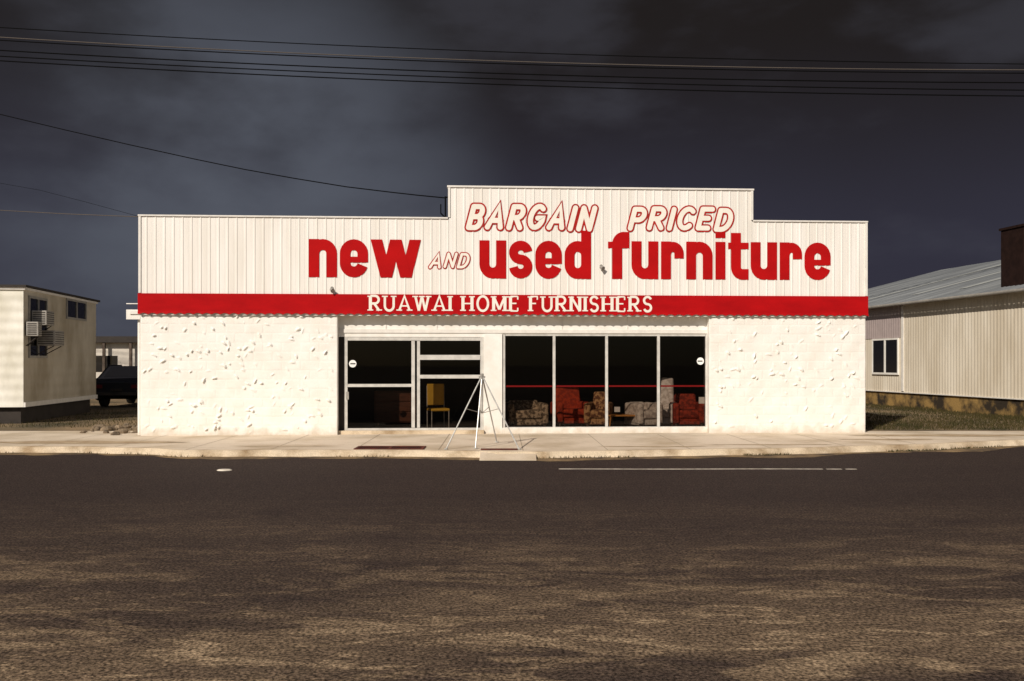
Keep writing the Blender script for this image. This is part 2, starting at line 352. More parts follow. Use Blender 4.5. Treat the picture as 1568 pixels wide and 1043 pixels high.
# ---- shopfront
def ub(name,x0,x1,y0,y1,v0,v1,mt=M_alu,bev=0.):
    xm=(x0+x1)/2
    return box(name,shop,U(x0,v0),U(x1,v0),v0,v1,Z(xm,y1,v0),Z(xm,y0,v0),mt,bev)
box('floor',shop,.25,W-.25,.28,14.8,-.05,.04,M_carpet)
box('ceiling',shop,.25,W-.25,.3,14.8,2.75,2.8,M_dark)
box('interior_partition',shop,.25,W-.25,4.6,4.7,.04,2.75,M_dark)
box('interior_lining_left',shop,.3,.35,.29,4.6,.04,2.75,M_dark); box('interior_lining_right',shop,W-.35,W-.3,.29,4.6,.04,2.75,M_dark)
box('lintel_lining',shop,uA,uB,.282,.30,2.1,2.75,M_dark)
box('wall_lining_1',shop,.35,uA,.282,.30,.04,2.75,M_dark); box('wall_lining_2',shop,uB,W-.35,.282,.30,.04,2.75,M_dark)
box('doorstep',shop,uA,U(741,RV),.10,.34,-.05,.075,M_kerb)
box('sill_wall',shop,U(769,RV),uB,.17,.28,-.05,.12,M_white,.004)
box('pier',shop,U(741,RV),U(769,RV),RV-.03,.30,-.05,2.199,M_white,.004)
box('head_board',shop,uA+.02,uB,RV-.02,RV-.001,2.22,2.30,M_trim)
for x in (590,668,860,960): box('lintel_batten',shop,U(x,RV),U(x,RV)+.02,RV-.012,RV-.001,2.302,2.6,M_trim)
FV=.205
ub('frame_1',527,532,516,661,FV,FV+.07); ub('frame_2',630,635.2,522,655,FV,FV+.07); ub('frame_3',638.5,643,522,655,FV-.002,FV+.07); ub('frame_4',735.5,741,516,661,FV,FV+.07)
ub('frame_top_a',532,735.5,516.5,521.5,FV+.003,FV+.065); ub('frame_bot_a',532,735.5,655.5,660.5,FV+.003,FV+.068)
box('head_fill',shop,uA,U(741,RV),RV+.002,.28,Z(630,516,RV),2.2,M_white)
ub('door_rail',532,630,588,592.5,FV+.004,FV+.05); ub('sash_1',643,735.5,543.5,551,FV-.012,FV+.05); ub('sash_2',643,735.5,574,579.5,FV-.01,FV+.05)
ub('jamb_painted_shade',517.5,526.5,500,661,FV+.03,FV+.07,M_fascia)  # dark strip painted in for the shade inside the recess
ub('door_handle',530,534,600,612,FV-.03,FV-.001,M_grey)
def pane(name,x0,x1,y0,y1,v):
    a,b=U(x0,v),U(x1,v); z0=Z((x0+x1)/2,y1,v); z1=Z((x0+x1)/2,y0,v)
    m=MB(); m.add([(a,v,z0),(b,v,z0),(b,v,z1),(a,v,z1)],[(0,1,2,3)]); m.obj(name,shop,M_glass)
pane('glass_left',528,739,518,659,FV+.035)
for i,x in enumerate((771.5,848.5,929,1008.5)): 
    ub('mullion',x-2.,x+2.,512,656,FV,FV+.07)
ub('mullion',1080.5,1085,512,657,FV,FV+.07)
ub('frame_top_b',774,1080,511.5,514.5,FV+.003,FV+.065); ub('frame_bot_b',774,1080,653.5,656.5,FV+.003,FV+.068)
pane('glass_right',772,1082,513,655,FV+.035)
a0,a1=U(774,FV+.05),U(1080,FV+.05)
box('red_tinsel_bar',shop,a0,a1,FV+.040,FV+.055,Z(900,592.6,FV),Z(900,590.2,FV),mat('red_tinsel',(.62,.03,.04),.5))  # string of red tinsel, built as a straight bar
def disc(name,x,y,r,v,mt):
    m=MB(); n=20; cu,cz=U(x,v),Z(x,y,v)
    m.add([(cu+r*math.cos(2*math.pi*i/n),v,cz+r*math.sin(2*math.pi*i/n)) for i in range(n)],[tuple(range(n))]); m.obj(name,shop,mt)
for x,y in ((540,557),(1072.5,553)):
    disc('window_sticker',x,y,.082,FV+.03,M_sticker); 
    u_,z_=U(x,FV),Z(x,y,FV); box('sticker_stripe',shop,u_-.055,u_+.055,FV+.026,FV+.028,z_-.012,z_+.012,M_black)
box('price_card',shop,U(944,FV),U(953,FV),FV+.3,FV+.305,Z(948,632,FV),Z(948,624,FV),M_sticker)
ub('notice_card',1070,1079,608,618,FV+.05,FV+.052,M_sticker)

for x,y in ((508,443),(921,409)):
    u_,z_=U(x,-.1),Z(x,y,-.1); m=MB(); m.rod((u_,-.05,z_+.03),(u_,-.12,z_+.01),.010); m.rod((u_-.02,-.10,z_),(u_+.03,-.17,z_-.04),.030,.050,14); m.rod((u_,-.05,z_+.03),(u_,-.07,z_+.03),.035)
    m.obj('flood_lamp',shop,M_grey,bevel=.003)
m=MB(); m.box(-.30,-.01,.0,.03,Z(200,489),Z(200,474)); m.rod((-.3,.015,2.83),(0,.015,2.83),.012); m.box(-.22,-.01,-.03,-.002,Z(200,481),Z(200,476)); m.obj('side_sign',shop,M_white)
m=MB(); m.rod((-.06,.12,0),(-.06,.12,2.6),.04); m.obj('downpipe',shop,M_white)
m=MB(); ub_=uC-.10
m.rod((ub_+.02,.1,ZP),(ub_+.02,.1,ZP+.52),.016); m.rod((ub_+.02,.1,ZP+.5),(ub_+.1,.1,ZP+.5),.016); m.rod((ub_+.02,.1,ZP+.05),(ub_-.08,.05,ZP+.14),.014); m.rod((ub_-.08,.05,ZP+.14),(ub_-.08,.05,ZP+.34),.012); m.obj('service_bracket',shop,M_black)

# ---------------------------------------------------------------- lettering
def arc(cx,cy,rx,ry,a0,a1,n=12):
    return [(cx+rx*math.cos(math.radians(a0+(a1-a0)*i/n)),cy+ry*math.sin(math.radians(a0+(a1-a0)*i/n))) for i in range(n+1)]
def strip(mb,pts,wd,v,rnd=False):
    P=[pts[0]]
    for p in pts[1:]:
        if math.hypot(p[0]-P[-1][0],p[1]-P[-1][1])>1e-4: P.append(p)
    n=len(P)
    if n<2: return
    h=wd/2; Lf=[];Rt=[]
    dirs=[]
    for i in range(n-1):
        dx,dy=P[i+1][0]-P[i][0],P[i+1][1]-P[i][1]; l=math.hypot(dx,dy); dirs.append((dx/l,dy/l))
    for i in range(n):
        if i==0: dd=dirs[0]; k=1
        elif i==n-1: dd=dirs[-1]; k=1
        else:
            dx=dirs[i-1][0]+dirs[i][0]; dy=dirs[i-1][1]+dirs[i][1]; l=math.hypot(dx,dy) or 1; dd=(dx/l,dy/l)
            cs=dd[0]*dirs[i][0]+dd[1]*dirs[i][1]; k=min(1.7,1/max(cs,.3))
        nx,ny=-dd[1]*h*k,dd[0]*h*k
        Lf.append((P[i][0]+nx,v,P[i][1]+ny)); Rt.append((P[i][0]-nx,v,P[i][1]-ny))
    mb.add(Rt+Lf,[(i,i+1,n+i+1,n+i) for i in range(n-1)])
    if rnd:
        for (p,dd,sg) in ((P[0],dirs[0],-1),(P[-1],dirs[-1],1)):
            a=math.atan2(dd[1]*sg,dd[0]*sg)
            c_=[(p[0]+h*math.cos(a-math.pi/2+math.pi*i/8),v,p[1]+h*math.sin(a-math.pi/2+math.pi*i/8)) for i in range(9)]
            mb.add(c_,[tuple(range(9))])
S_=16.5; Hh=58.
def low(ch):
    h=S_/2; st=[]; pl=[]
    if ch in 'nr':
        Wd=44 if ch=='n' else 37; r=(Wd-S_)/2
        st.append(([(h,0),(h,Hh)],S_))
        if ch=='n': st.append((arc(Wd/2,Hh-h-r,r,r,180,0)+[(Wd-h,0)],S_))
        else: st.append((arc(Wd/2+1,Hh-h-r,r,r,180,0)+[(Wd-h+1,Hh-26)],S_-1))
        return Wd,st,pl
    if ch=='u':
        Wd=44; r=(Wd-S_)/2; st.append(([(h,Hh),(h,h+r)]+arc(Wd/2,h+r,r,r,180,360),S_)); st.append(([(Wd-h,Hh),(Wd-h,0)],S_)); return Wd,st,pl
    if ch=='e':
        Wd=44; r=(Wd-S_)/2
        st.append(([(Wd-h,23)]+[(Wd-h,Hh-h-r)]+arc(Wd/2,Hh-h-r,r,r,0,180)+[(h,h+r)]+arc(Wd/2,h+r,r,r,180,345),S_))
        st.append(([(h+4,27),(Wd-h+5,27)],9)); return Wd,st,pl
    if ch=='w':
        Wd=78; q=9
        for a,b in (((8.5,Hh),(24,0)),((24,0),(39,Hh)),((39,Hh),(55,0)),((55,0),(69.5,Hh))): pl.append([(a[0]-q,a[1]),(b[0]-q,b[1]),(b[0]+q,b[1]),(a[0]+q,a[1])])
        return Wd,st,pl
    if ch=='s':
        st.append((arc(19.5,40,12,10.6,5,270,16)+arc(19.5,18.5,12,10.9,90,-175,16),S_-2)); return 39,st,pl
    if ch=='d':
        Wd=44; r=(Wd-S_)/2
        st.append(([(Wd-h,Hh-h-r)]+arc(Wd/2,Hh-h-r,r,r,0,180)+[(h,h+r)]+arc(Wd/2,h+r,r,r,180,360),S_)); st.append(([(Wd-h,0),(Wd-h,74)],S_)); return Wd,st,pl
    if ch=='f':
        st.append(([(15,0),(15,53)]+arc(26,53,11,11,180,80,8)+[(35,64)],S_)); st.append(([(0,52),(35,52)],10)); return 34,st,pl
    if ch=='i':
        st.append(([(h,0),(h,Hh)],S_)); st.append(([(h,64),(h,76)],S_)); return S_,st,pl
    if ch=='t':
        st.append(([(13,72),(13,20)]+arc(24,19.5,11,11.5,180,275,8)+[(34,8)],S_)); st.append(([(0,52),(34,52)],10)); return 33,st,pl
def word(txt,x0,x1,zb,hm):
    u0,u1=U(x0,-.066),U(x1,-.066); g=4.5
    G=[low(ch) for ch in txt]; tot=sum(a[0] for a in G)+g*(len(G)-1); sx=(u1-u0)/tot; sz=hm/Hh
    mb=MB(); cx=0; k=0
    for Wd,st,pl in G:
        for pts,wd in st:
            t=MB(); strip(t,[(p[0]+cx,p[1]) for p in pts],wd,0)
            v=-.0655-.0004*(k%7); k+=1
            mb.add([(u0+q[0]*sx,v,zb+q[2]*sz) for q in t.v],t.f)
        for p in pl:
            v=-.0655-.0004*(k%7); k+=1
            mb.add([(u0+(q[0]+cx)*sx,v,zb+q[1]*sz) for q in p],[(0,1,2,3)])
        cx+=Wd+g
    mb.obj('lettering_'+txt,shop,M_red)
zb=3.415
word('new',472.5,644,zb,.825); word('used',734,905,zb-.01,.835); word('furniture',931,1272,zb-.005,.835)

def cap(ch):
    D={
    'A':(.78,[[(0,0),(.39,1),(.78,0)],[(.14,.32),(.64,.32)]]),
    'B':(.62,[[(0,0),(0,1)],[(0,1),(.32,1)]+arc(.34,.76,.24,.24,90,-90)+[(0,.52)],[(.3,.52)]+arc(.34,.26,.28,.26,90,-90)+[(0,0)]]),
    'R':(.66,[[(0,0),(0,1)],[(0,1),(.3,1)]+arc(.34,.74,.28,.26,90,-90)+[(0,.48)],[(.28,.48),(.66,0)]]),
    'G':(.74,[arc(.38,.5,.38,.5,50,340,18)+[(.73,.44),(.44,.44)]]),
    'I':(.0,[[(0,0),(0,1)]]),
    'N':(.66,[[(0,0),(0,1)],[(0,1),(.66,0)],[(.66,0),(.66,1)]]),
    'P':(.6,[[(0,0),(0,1)],[(0,1),(.3,1)]+arc(.32,.72,.28,.28,90,-90)+[(0,.44)]]),
    'C':(.68,[arc(.38,.5,.38,.5,48,312,18)]),
    'E':(.55,[[(0,0),(0,1)],[(0,1),(.55,1)],[(0,.52),(.45,.52)],[(0,0),(.55,0)]]),
    'F':(.52,[[(0,0),(0,1)],[(0,1),(.55,1)],[(0,.52),(.42,.52)]]),
    'D':(.68,[[(0,0),(0,1)],[(0,1),(.25,1)]+arc(.28,.5,.4,.5,90,-90)+[(0,0)]]),
    'U':(.66,[[(0,1),(0,.33)]+arc(.33,.33,.33,.33,180,360)+[(.66,1)]]),
    'W':(1.0,[[(0,1),(.27,0)],[(.27,0),(.5,1)],[(.5,1),(.75,0)],[(.75,0),(1,1)]]),
    'H':(.68,[[(0,0),(0,1)],[(.68,0),(.68,1)],[(0,.5),(.68,.5)]]),
    'O':(.8,[arc(.4,.5,.4,.5,0,360,24)]),
    'M':(.86,[[(0,0),(0,1)],[(0,1),(.43,.1)],[(.43,.1),(.86,1)],[(.86,1),(.86,0)]]),
    'S':(.54,[arc(.27,.75,.27,.25,20,270,12)+arc(.27,.25,.27,.25,90,-160,12)]),
    }
    return D[ch]
SER={'A':[(0,0),(.78,0)],'B':[(0,0),(0,1)],'R':[(0,0),(0,1),(.66,0)],'I':[(0,0),(0,1)],'N':[(0,0),(0,1),(.66,1)],'E':[(0,0),(0,1)],'F':[(0,0),(0,1)],
 'U':[(0,1),(.66,1)],'W':[(0,1),(1,1),(.5,1)],'H':[(0,0),(0,1),(.68,0),(.68,1)],'M':[(0,0),(.86,0),(0,1),(.86,1)]}
def outlined(name,txt,x0,x1,zb,hm,skew,wi,wo,adv=.30):
    u0,u1=U(x0,-.066)+wo/2,U(x1,-.066)-wo/2-skew*hm
    tot=sum(cap(ch)[0] for ch in txt)+adv*(len(txt)-1); sx=(u1-u0)/tot
    A=MB();B=MB(); cx=0;k=0
    random.seed(3)
    for ch in txt:
        wd,sts=cap(ch); j=random.uniform(-.022,.022)
        for st in sts:
            P=[(u0+(p[0]+cx)*sx+skew*hm*p[1],zb+j+hm*p[1]) for p in st]
            strip(A,P,wo,-.0650-.0004*(k%6),True); strip(B,P,wi,-.0682-.0004*(k%6),True); k+=1
        cx+=wd+adv
    A.obj(name+'_outline',shop,M_redline); B.obj(name+'_fill',shop,M_letw)
outlined('lettering_bargain','BARGAIN',711,917,Z(800,349),.46,.26,.112,.180,.52)
outlined('lettering_priced','PRICED',959,1128,Z(1040,350),.42,.26,.108,.174,.48)
outlined('lettering_and','AND',655,723,Z(690,409),.28,.3,.056,.100,.46)
def serif(txt,x0,x1,zb,hm):
    u0,u1=U(x0,-.09),U(x1,-.09); adv=.42; sp_=.55
    tot=0
    for i,ch in enumerate(txt): tot+= sp_ if ch==' ' else cap(ch)[0]+(adv if i<len(txt)-1 else 0)
    tot+=.2
    sx=(u1-u0)/tot; mb=MB(); cx=.1; k=0
    for ch in txt:
        if ch==' ': cx+=sp_; continue
        wd,sts=cap(ch)
        for st in sts:
            P=[(u0+(p[0]+cx)*sx,zb+hm*p[1]) for p in st]
            vert=abs(P[0][0]-P[-1][0])<.02 and len(P)==2
            horiz=abs(P[0][1]-P[-1][1])<.01 and len(P)==2
            strip(mb,P,.066 if vert else (.030 if horiz else .050),-.0845-.0004*(k%6)); k+=1
        for p in SER.get(ch,[]):
            cu=u0+(p[0]+cx)*sx; cz=zb+hm*p[1]+(.012 if p[1]==0 else -.012)
            strip(mb,[(cu-.062,cz),(cu+.062,cz)],.026,-.0872-.0002*(k%3)); k+=1
        if ch in 'EF':
            for yy in ((0,1) if ch=='E' else (1,)):
                cu=u0+(wd+cx)*sx; strip(mb,[(cu,zb+hm*(.0 if yy==0 else 1)),(cu,zb+hm*(.22 if yy==0 else .78))],.03,-.0872)
        cx+=wd+adv
    mb.obj('lettering_ruawai_home_furnishers',shop,M_letw)
serif('RUAWAI HOME FURNISHERS',565,999,2.695,.32)

# ---------------------------------------------------------------- furniture inside
def fabric(name,c1,c2,sc=12):
    return mat(name,c1,.9,col2=c2,vscale=sc,lo=.45,hi=.55)
def armchair(px,v,col,col2,w=.85,h=.9,rz=0,name='armchair',sc=12):
    u=U(px,v); e=empty(name,world(u,v,.04),TH+rz); mt=fabric(name+'_fabric',col,col2,sc)
    hw=w/2
    m=MB(); m.box(-hw+.14,hw-.14,-.36,.25,.24,.44); m.obj('seat',e,mt,bevel=.05,seg=4)
    m=MB(); m.box(-hw+.02,hw-.02,-.32,.38,.10,.26); m.obj('base',e,mt,bevel=.02)
    m=MB(); m.add([(-hw+.1,.18,.4),(hw-.1,.18,.4),(hw-.1,.4,.25),(-hw+.1,.4,.25),(-hw+.13,.30,h),(hw-.13,.30,h),(hw-.13,.46,h-.04),(-hw+.13,.46,h-.04)],[(0,3,2,1),(4,5,6,7),(0,1,5,4),(1,2,6,5),(2,3,7,6),(3,0,4,7)]); m.obj('backrest',e,mt,bevel=.05,seg=4)
    for sg in (-1,1):
        m=MB(); a,b=sorted((sg*(hw-.16),sg*hw)); m.box(a,b,-.38,.36,.12,.60); m.obj('arm_%d'%(sg+2),e,mt,bevel=.06,seg=4)
        m=MB()
        for y in (-.3,.3): m.rod((sg*(hw-.08),y,0),(sg*(hw-.08),y,.12),.02,.03)
        m.obj('legs_%d'%(sg+2),e,M_wood)
    return e
armchair(805,1.0,(.50,.40,.28),(.12,.09,.06),.95,.66,.1,'floral_sofa',14)
armchair(874,1.5,(.48,.06,.02),(.30,.035,.015),.85,.98,.15)
armchair(917,1.1,(.50,.30,.14),(.14,.06,.03),.6,.85,-.3)
armchair(985,.85,(.70,.66,.60),(.45,.40,.36),.65,.62,.3)
armchair(1019,1.2,(.80,.78,.74),(.55,.52,.48),.55,1.18,-.35,'wing_chair')
armchair(1052,1.0,(.36,.05,.025),(.17,.025,.015),.75,.80,-.1)
e=empty('dining_chair',world(U(671,.8),.8,.04),TH+.3); My=mat('yellow_vinyl',(.80,.50,.06),.5,var=.2)
m=MB(); m.box(-.22,.22,-.2,.22,.43,.49); m.obj('seat',e,My,bevel=.02); m=MB(); m.box(-.2,.2,.2,.24,.55,1.04); m.obj('backrest',e,My,bevel=.015)
m=MB()
for x in (-.2,.2):
    m.rod((x,-.18,0),(x,-.18,.44),.013); m.rod((x,.2,0),(x,.23,1.0),.013)
m.obj('legs',e,M_metal)
e=empty('dresser',world(U(606,2.0),2.0,.04),TH); Mb=mat('brown_veneer',(.14,.055,.03),.4,var=.4,vscale=4,stretch=(1,1,6))
m=MB(); m.box(-.5,.5,-.2,.25,.1,.85); m.obj('carcass',e,Mb,bevel=.01)
for i in range(3): box('drawer_%d'%i,e,-.46,.46,-.222,-.203,.13+i*.24,.34+i*.24,Mb,.005)
m=MB(); [m.rod((x,y,0),(x,y,.1),.02) for x in (-.45,.45) for y in (-.15,.2)]; m.obj('feet',e,M_wood)
e=empty('coffee_table',world(U(955,.75),.75,.04),TH); Mo=mat('orange_timber',(.6,.28,.07),.4,var=.3)
box('top',e,-.4,.4,-.2,.2,.30,.335,Mo,.008); m=MB(); [m.rod((x,y,0),(x*.9,y*.9,.3),.014,.02) for x in (-.36,.36) for y in (-.17,.17)]; m.obj('legs',e,Mo)

# ---------------------------------------------------------------- stand on the footpath
def G(x,y,z=0):
    Y=(CAMH-z)*F/(y-555); return ((x-784)/F*Y,Y,z)
st=empty('tripod_stand',(0,0,0))
ap=Vector((-.56,17.05,1.30))
feet=[G(683,688),G(728,687),G(795,688),(-.30,17.9,0)]
for i,f in enumerate(feet):
    m=MB(); m.rod(f,ap+Vector(((f[0]-ap.x)*.02,0,0)),.013,.014); m.rod((f[0],f[1],0),(f[0],f[1],.02),.035); m.obj('leg_%d'%i,st,M_metal)
m=MB(); m.rod(ap-Vector((0,0,.12)),ap+Vector((0,0,.06)),.03); m.rod(ap+Vector((-.06,0,.0)),ap+Vector((.06,0,.0)),.018); m.obj('head',st,M_grey,bevel=.004)
m=MB(); hub=Vector((-.56,17.05,.62)); m.rod(hub,ap,.012)
for f in feet: m.rod(hub,Vector(f).lerp(ap,.55),.006)
m.obj('braces',st,M_grey)
e=empty('drain_grate',(0,0,0)); gx0,gx1,gy0,gy1=-2.86,-1.60,16.42,16.98
m=MB(); m.box(gx0,gx1,gy0,gy0+.05,.001,.014); m.box(gx0,gx1,gy1-.05,gy1,.001,.014); m.box(gx0,gx0+.05,gy0+.05,gy1-.05,.001,.014); m.box(gx1-.05,gx1,gy0+.05,gy1-.05,.001,.014); m.box((gx0+gx1)/2-.03,(gx0+gx1)/2+.03,gy0+.05,gy1-.05,.001,.014); m.obj('frame',e,M_rust)
m=MB()
for i in range(28):
    x=gx0+.07+i*(gx1-gx0-.14)/27; m.box(x-.008,x+.008,gy0+.05,gy1-.05,.002,.010)
m.obj('bars',e,M_rust); box('pit',e,gx0+.05,gx1-.05,gy0+.05,gy1-.05,-.003,.001,M_black)
m=MB(); m.add([(-.56,15.62,-.115),(.42,15.62,-.115),(.42,16.15,.006),(-.56,16.15,.006),(-.56,16.15,-.118),(.42,16.15,-.118)],[(0,1,2,3),(0,3,4),(1,5,2),(0,4,5,1),(3,2,5,4)]); m.obj('kerb_ramp',None,M_conc)
box('ramp_plate',None,-.56,.10,16.3,16.5,.001,.012,M_rust)

# ---------------------------------------------------------------- overhead lines (running behind the shop)
def wire(name,pts,r,mt):
    cu=bpy.data.curves.new(name,'CURVE'); cu.dimensions='3D'; cu.bevel_depth=r; cu.bevel_resolution=2
    s_=cu.splines.new('POLY'); s_.points.add(len(pts)-1)
    for p,q in zip(s_.points,pts): p.co=(*q,1)
    o=link(bpy.data.objects.new(name,cu)); cu.materials.append(mt); return o
def quad(y0,y1,y2,x):
    t=x/784; return y0*(t-1)*(t-2)/2 - y1*t*(t-2) + y2*t*(t-1)/2
lines=[((42,80,98),29.0,M_black,.015),((57,94,107),29.4,M_pale,.016),((61.5,98,112),29.8,M_black,.018),((77,113,126.5),30.2,M_black,.020),((86,121.5,138),30.6,M_black,.019),((93,130,147),31.,M_black,.020)]
ends=[]
PX=38
for (q,Yw,mt,r) in lines:
    pts=[]
    for i in range(81):
        X=-PX+2*PX*i/80; x=784+X/Yw*F
        pts.append((X,Yw,CAMH+(555-quad(*q,x))/F*Yw))
    wire('power_line',pts,r,mt); ends.append((pts[0],pts[-1]))
for k,sx in ((0,-PX),(1,PX)):
    p=empty('utility_pole',(sx,30,-.1)); top=max(e[k][2] for e in ends)
    m=MB(); m.rod((0,.45,0),(0,.45,top+.9),.20,.13,14); m.obj('pole',p,M_wood)
    for j,e in enumerate(ends):
        z=e[k][2]+.02; yy=e[k][1]-30; a,b=sorted((yy,.45)); m=MB(); m.box(-.05,.05,a-.12,b+.12,z-.12,z-.03); m.obj('crossarm_%d'%j,p,M_wood); m=MB(); m.rod((0,yy,z-.03),(0,yy,z+.08),.04); m.obj('insulator_%d'%j,p,M_grey)
def P3(x,y,Y): return ((x-784)/F*Y,Y,CAMH+(555-y)/F*Y)
sv=[(-975,0,30.2),(-600,70,29.6),(-300,118,28.8),(0,175,27.5),(100,199,26.8),(200,222,26),(300,244,25),(375,259.5,24.2),(450,273,23.3),(530,286,22.3),(600,294.5,21.4),(640,299,20.8),(681,303,20.05)]
wire('service_line',[P3(*q) for q in sv],.013,M_black)
sv=[(-1000,285,30),(-400,305,27),(0,322,23),(100,327.5,21.5),(213,332,19.75)]
wire('service_line',[P3(*q) for q in sv],.009,M_pale)
sv=[(-300,228,24),(60,291,22.5),(130,309,21.2),(211,331,19.8)]
wire('service_line',[P3(*q) for q in sv],.004,M_black)

# ---------------------------------------------------------------- left building (portable cabin)
lb=empty('portable_cabin',(-12.56,23.4,0),math.atan2(.74,5.7))
LL=5.75
box('walls',lb,-8,0,0.03,LL,.42,3.5,M_wallshaded)
box('front_wall',lb,-8,-.002,0,.028,.42,3.5,M_walllit)
box('roof',lb,-8.12,.10,-.1,LL+.1,3.5,3.56,M_fascia); box('roof_edge',lb,-8.05,.05,-.05,LL+.05,3.44,3.499,M_trim)
box('underfloor_shade',lb,-7.9,-.12,.15,LL-.2,-.05,.42,M_fascia)  # dark box added to stand for the shadow beneath the raised cabin
def win(name,y0,y1,z0,z1):
    box(name+'_glass',lb,.002,.012,y0,y1,z0,z1,M_dglass)
    m=MB()
    for a,b,c_,d_ in ((y0-.05,y1+.05,z1,z1+.06),(y0-.05,y1+.05,z0-.06,z0),(y0-.05,y0,z0,z1),(y1,y1+.05,z0,z1),((y0+y1)/2-.025,(y0+y1)/2+.025,z0,z1)): m.box(.001,.04,a,b,c_,d_)
    m.obj(name+'_frame',lb,M_grey)
win('window_a',.35,1.50,1.75,3.25); win('window_b',3.1,4.7,2.9,3.38)
def acunit(x1,y0,y1,z0,z1,k):
    m=MB(); m.box(.045,x1,y0,y1,z0,z1); m.obj('air_conditioner_%d'%k,lb,M_grey,bevel=.012)
    m=MB()
    for i in range(6):
        z=z0+.05+(z1-z0-.1)*i/5.; m.box(x1+.001,x1+.012,y0+.04,y1-.04,z-.008,z+.008)
    for i in range(6):
        z=z0+.05+(z1-z0-.1)*i/5.; m.box(.08,x1-.04,y0-.012,y0-.001,z-.010,z+.010)
    m.obj('grille_%d'%k,lb,M_fascia)
    m=MB(); m.rod((.02,y0+.08,z0-.25),(x1-.05,y0+.08,z0-.01),.012); m.rod((.02,y1-.08,z0-.25),(x1-.05,y1-.08,z0-.01),.012); m.obj('bracket_%d'%k,lb,M_fascia)
acunit(.42,.40,.95,2.55,2.93,0); acunit(.50,.75,1.45,2.02,2.42,1)
acunit(.34,.05,.30,2.25,2.62,2)
box('sill_rail',lb,.001,.05,0,LL,.42,.54,M_trim)
box('front_window',lb,-3.2,-1.9,-.02,-.001,1.6,2.9,M_dglass)
sh=empty('storage_shed',(-19.3,45,0),.03)
Ms=mat('shed_paint',(.62,.57,.50),.7,var=.25,vscale=1.2)
box('walls',sh,-6,6,0,6,-.05,2.55,Ms); box('roof',sh,-6.3,6.3,-.4,6.3,2.55,2.85,M_fascia)
for i,x in enumerate((-.8,.5,2.2)): box('post_%d'%i,sh,x,x+.12,-.35,-.23,0,2.55,M_wood)
box('doorway',sh,1.0,1.9,-.015,-.001,0,2.0,M_fascia); box('window',sh,2.6,3.8,-.015,-.001,1.1,1.9,M_dglass); box('window_b',sh,-1.6,-.2,-.015,-.001,1.1,1.9,M_dglass)

car=empty('parked_car',(-13.95,34.0,-.012),.05)
prof=[(-2.1,.45),(-2.15,.75),(-2.05,.95),(-1.2,1.0),(-.85,1.02),(-.1,1.45),(1.1,1.45),(1.75,1.0),(2.1,.92),(2.12,.4),(1.7,.28),(-1.8,.28)]
prof=[(-y,z) for y,z in prof]
m=MB(); hw=.82
for sg in (-1,1):
    for (y,z) in prof:
        k=.82 if z>1.1 else 1.; m.v.append((sg*hw*k,y,z))
n=len(prof); m.f=[tuple(range(n)),tuple(range(2*n-1,n-1,-1))]+[(i,(i+1)%n,n+(i+1)%n,n+i) for i in range(n)]
m.obj('body',car,M_car,bevel=.05,seg=3)
m=MB(); m.add([(-.62,-1.67,1.07),(.62,-1.67,1.07),(.56,-1.15,1.42),(-.56,-1.15,1.42)],[(0,1,2,3)]); m.obj('rear_window',car,M_dglass)
m=MB(); 
for sx in (-.74,.74):
    for y in (-1.3,1.3): m.rod((sx-.1,y,.32),(sx+.1,y,.32),.32,.32,20)
m.obj('wheels',car,M_tyre,bevel=.02)
box('tail_lamp_1',car,-.78,-.5,-2.15,-2.11,.68,.80,M_lamp); box('tail_lamp_2',car,.5,.78,-2.15,-2.11,.68,.80,M_lamp)
box('bumper',car,-.8,.8,-2.24,-2.12,.42,.54,M_fascia,.02); box('number_plate',car,-.20,.20,-2.17,-2.12,.58,.66,M_fascia)

# ---------------------------------------------------------------- right building
D0=(15.70,18.0); rb=empty('corrugated_workshop',(D0[0],D0[1],0),math.atan(.138))
LR=27.0; ZB=.56; ZE=3.70
box('foundation',rb,.04,19.9,.05,LR,-.1,ZB,M_found)
def corr(name,y0,y1,z0,z1,mt,xo=0.):
    m=MB(); n=int((y1-y0)/.15*6)
    for i in range(n+1):
        y=y0+(y1-y0)*i/n; x=xo-.005*math.cos(y/.15*2*math.pi); m.v+=[(x,y,z0),(x,y,z1)]
    for i in range(n): m.f.append((2*i,2*i+1,2*i+3,2*i+2))
    m.obj(name,rb,mt,smooth=True)
corr('side_cladding',0,LR,ZB-.03,ZE,M_rwall)
corr('side_cladding_patch',14.3,17.3,2.45,ZE-.1,M_rpatch,-.022)
box('wall_core',rb,.03,19.9,.0,LR,ZB,ZE,M_rwall)
yw0,yw1=14.45,16.1
box('window_glass',rb,-.035,-.025,yw0,yw1,1.2,2.38,M_dglass)
m=MB()
for a,b,c_,d_ in ((yw0-.05,yw1+.05,2.38,2.44),(yw0-.05,yw1+.05,1.13,1.2),(yw0-.05,yw0,1.2,2.38),(yw1,yw1+.05,1.2,2.38),((yw0+yw1)/2-.04,(yw0+yw1)/2+.04,1.2,2.38)): m.box(-.06,-.01,a,b,c_,d_)
m.obj('window_frame',rb,M_white)
box('cover_strip',rb,-.04,-.012,14.1,14.22,ZB,ZE,M_trim); box('base_flashing',rb,-.03,.03,0,LR,ZB-.06,ZB-.031,M_trim)
m=MB(); n=int(LR/.2*4)
for i in range(n+1):
    y=-.3+(LR+.6)*i/n; h=.018*math.cos(y/.2*2*math.pi)
    m.v+=[(-.35,y,ZE-.06+h),(10,y,6.28+h),(20.3,y,ZE-.06+h)]
for i in range(n): a=3*i; m.f+=[(a,a+1,a+4,a+3),(a+1,a+2,a+5,a+4)]
m.obj('roof',rb,M_roof,smooth=True)
for y in (0,LR-.02):
    m=MB(); m.add([(0,y,ZE),(19.9,y,ZE),(10,y,6.2)],[(0,1,2)]); m.obj('gable',rb,M_rwall)
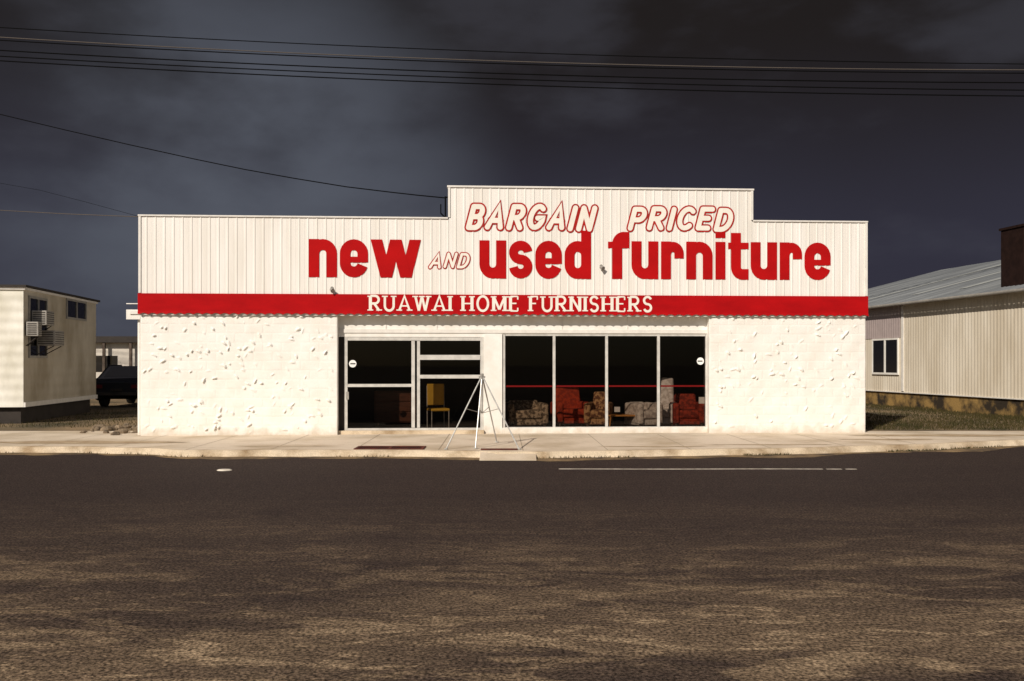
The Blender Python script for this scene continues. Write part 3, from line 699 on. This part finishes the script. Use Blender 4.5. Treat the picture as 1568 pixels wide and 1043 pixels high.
m=MB(); m.rod((-.38,-.3,ZE-.1),(-.38,LR,ZE-.1),.05,.05,10); m.obj('gutter',rb,M_grey)
def roofz(x): return ZE-.06+(x+.35)*(6.28-ZE+.06)/10.35
Mfg=mat('fibreglass',(.45,.47,.46),.5,var=.2)
for i,y in enumerate((9.3,12.4,15.2,19)):
    m=MB(); a,b=1.2,9.4; m.add([(a,y,roofz(a)+.026),(a,y+.5,roofz(a)+.026),(b,y+.5,roofz(b)+.026),(b,y,roofz(b)+.026)],[(0,3,2,1)]); m.obj('roof_light_%d'%i,rb,Mfg)
m=MB(); m.box(.42,2.0,8.6,9.6,3.4,5.55); m.obj('chimney_stack',rb,M_brown,bevel=.01)
m=MB(); m.box(.38,2.04,8.56,9.64,5.55,5.62); m.obj('chimney_cap',rb,M_brown)
h=empty('rusty_roofed_shed',(17.5,52,0),.1)
box('walls',h,-5,5,0,6,-.05,3.6,Ms); m=MB(); m.add([(-5.3,-.3,3.6),(5.3,-.3,3.6),(5.3,6.3,3.6),(-5.3,6.3,3.6),(-5.3,3,5.6),(5.3,3,5.6)],[(0,1,5,4),(2,3,4,5),(0,4,3),(1,2,5),(0,3,2,1)]); m.obj('roof',h,mat('rusty_roof',(.22,.09,.04),.8,var=.5,vscale=2))

# ---------------------------------------------------------------- rubble and grass
m=MB()
for i in range(46):
    x,y=random.gauss(-9.1,.4),random.gauss(21.4,.8); r=random.uniform(.03,.13)
    if x>-8.3: x=-8.6
    vs=[];n=7
    for (zz,rr) in ((-.05,1.),(.45,.95),(.9,.5)):
        for k in range(n):
            t=2*math.pi*k/n; q=rr*random.uniform(.75,1.2); vs.append((x+r*q*math.cos(t),y+r*q*math.sin(t),-.01+zz*r))
    fs=[(k,(k+1)%n,n+(k+1)%n,n+k) for k in range(n)]+[(n+k,n+(k+1)%n,2*n+(k+1)%n,2*n+k) for k in range(n)]+[tuple(range(2*n,3*n))]
    m.add(vs,fs)
m.obj('rubble_pile',None,M_rubble)
m=MB()
def blade(x,y,z,h):
    a=random.uniform(0,6.28); w_=.006+.006*random.random(); dx,dy=math.cos(a)*w_,math.sin(a)*w_; lx,ly=random.gauss(0,.3)*h,random.gauss(0,.3)*h
    m.add([(x-dx,y-dy,z),(x+dx,y+dy,z),(x+lx,y+ly,z+h)],[(0,1,2)])
for i in range(8000):
    t=random.random(); Y=19+t*22; X=15.70-.138*(Y-18)-abs(random.gauss(0,.8))-.05
    blade(X,Y,-.012,random.uniform(.03,.12)*(1.4 if math.sin(Y*1.3)>.5 else .8))
for i in range(9000):
    X=random.uniform(8.3,15); Y=21.3+abs(random.gauss(0,4)); blade(X,Y,-.012,random.uniform(.02,.11))
for i in range(3000):
    X=random.uniform(-16,-8.2); Y=22+abs(random.gauss(0,5)); blade(X,Y,-.012,random.uniform(.02,.10))
for i in range(2200):
    X=random.uniform(-12,14); 
    if random.random()<.6: X=random.gauss(5.5,3)
    ky=np.interp(X,[k[0] for k in kd],[k[1] for k in kd]); 
    if math.sin(X*1.7)+math.sin(X*.8+1)>-.2: blade(X,ky+random.gauss(-.05,.03),-.115,random.uniform(.02,.06))
m.obj('grass',None,M_grass)
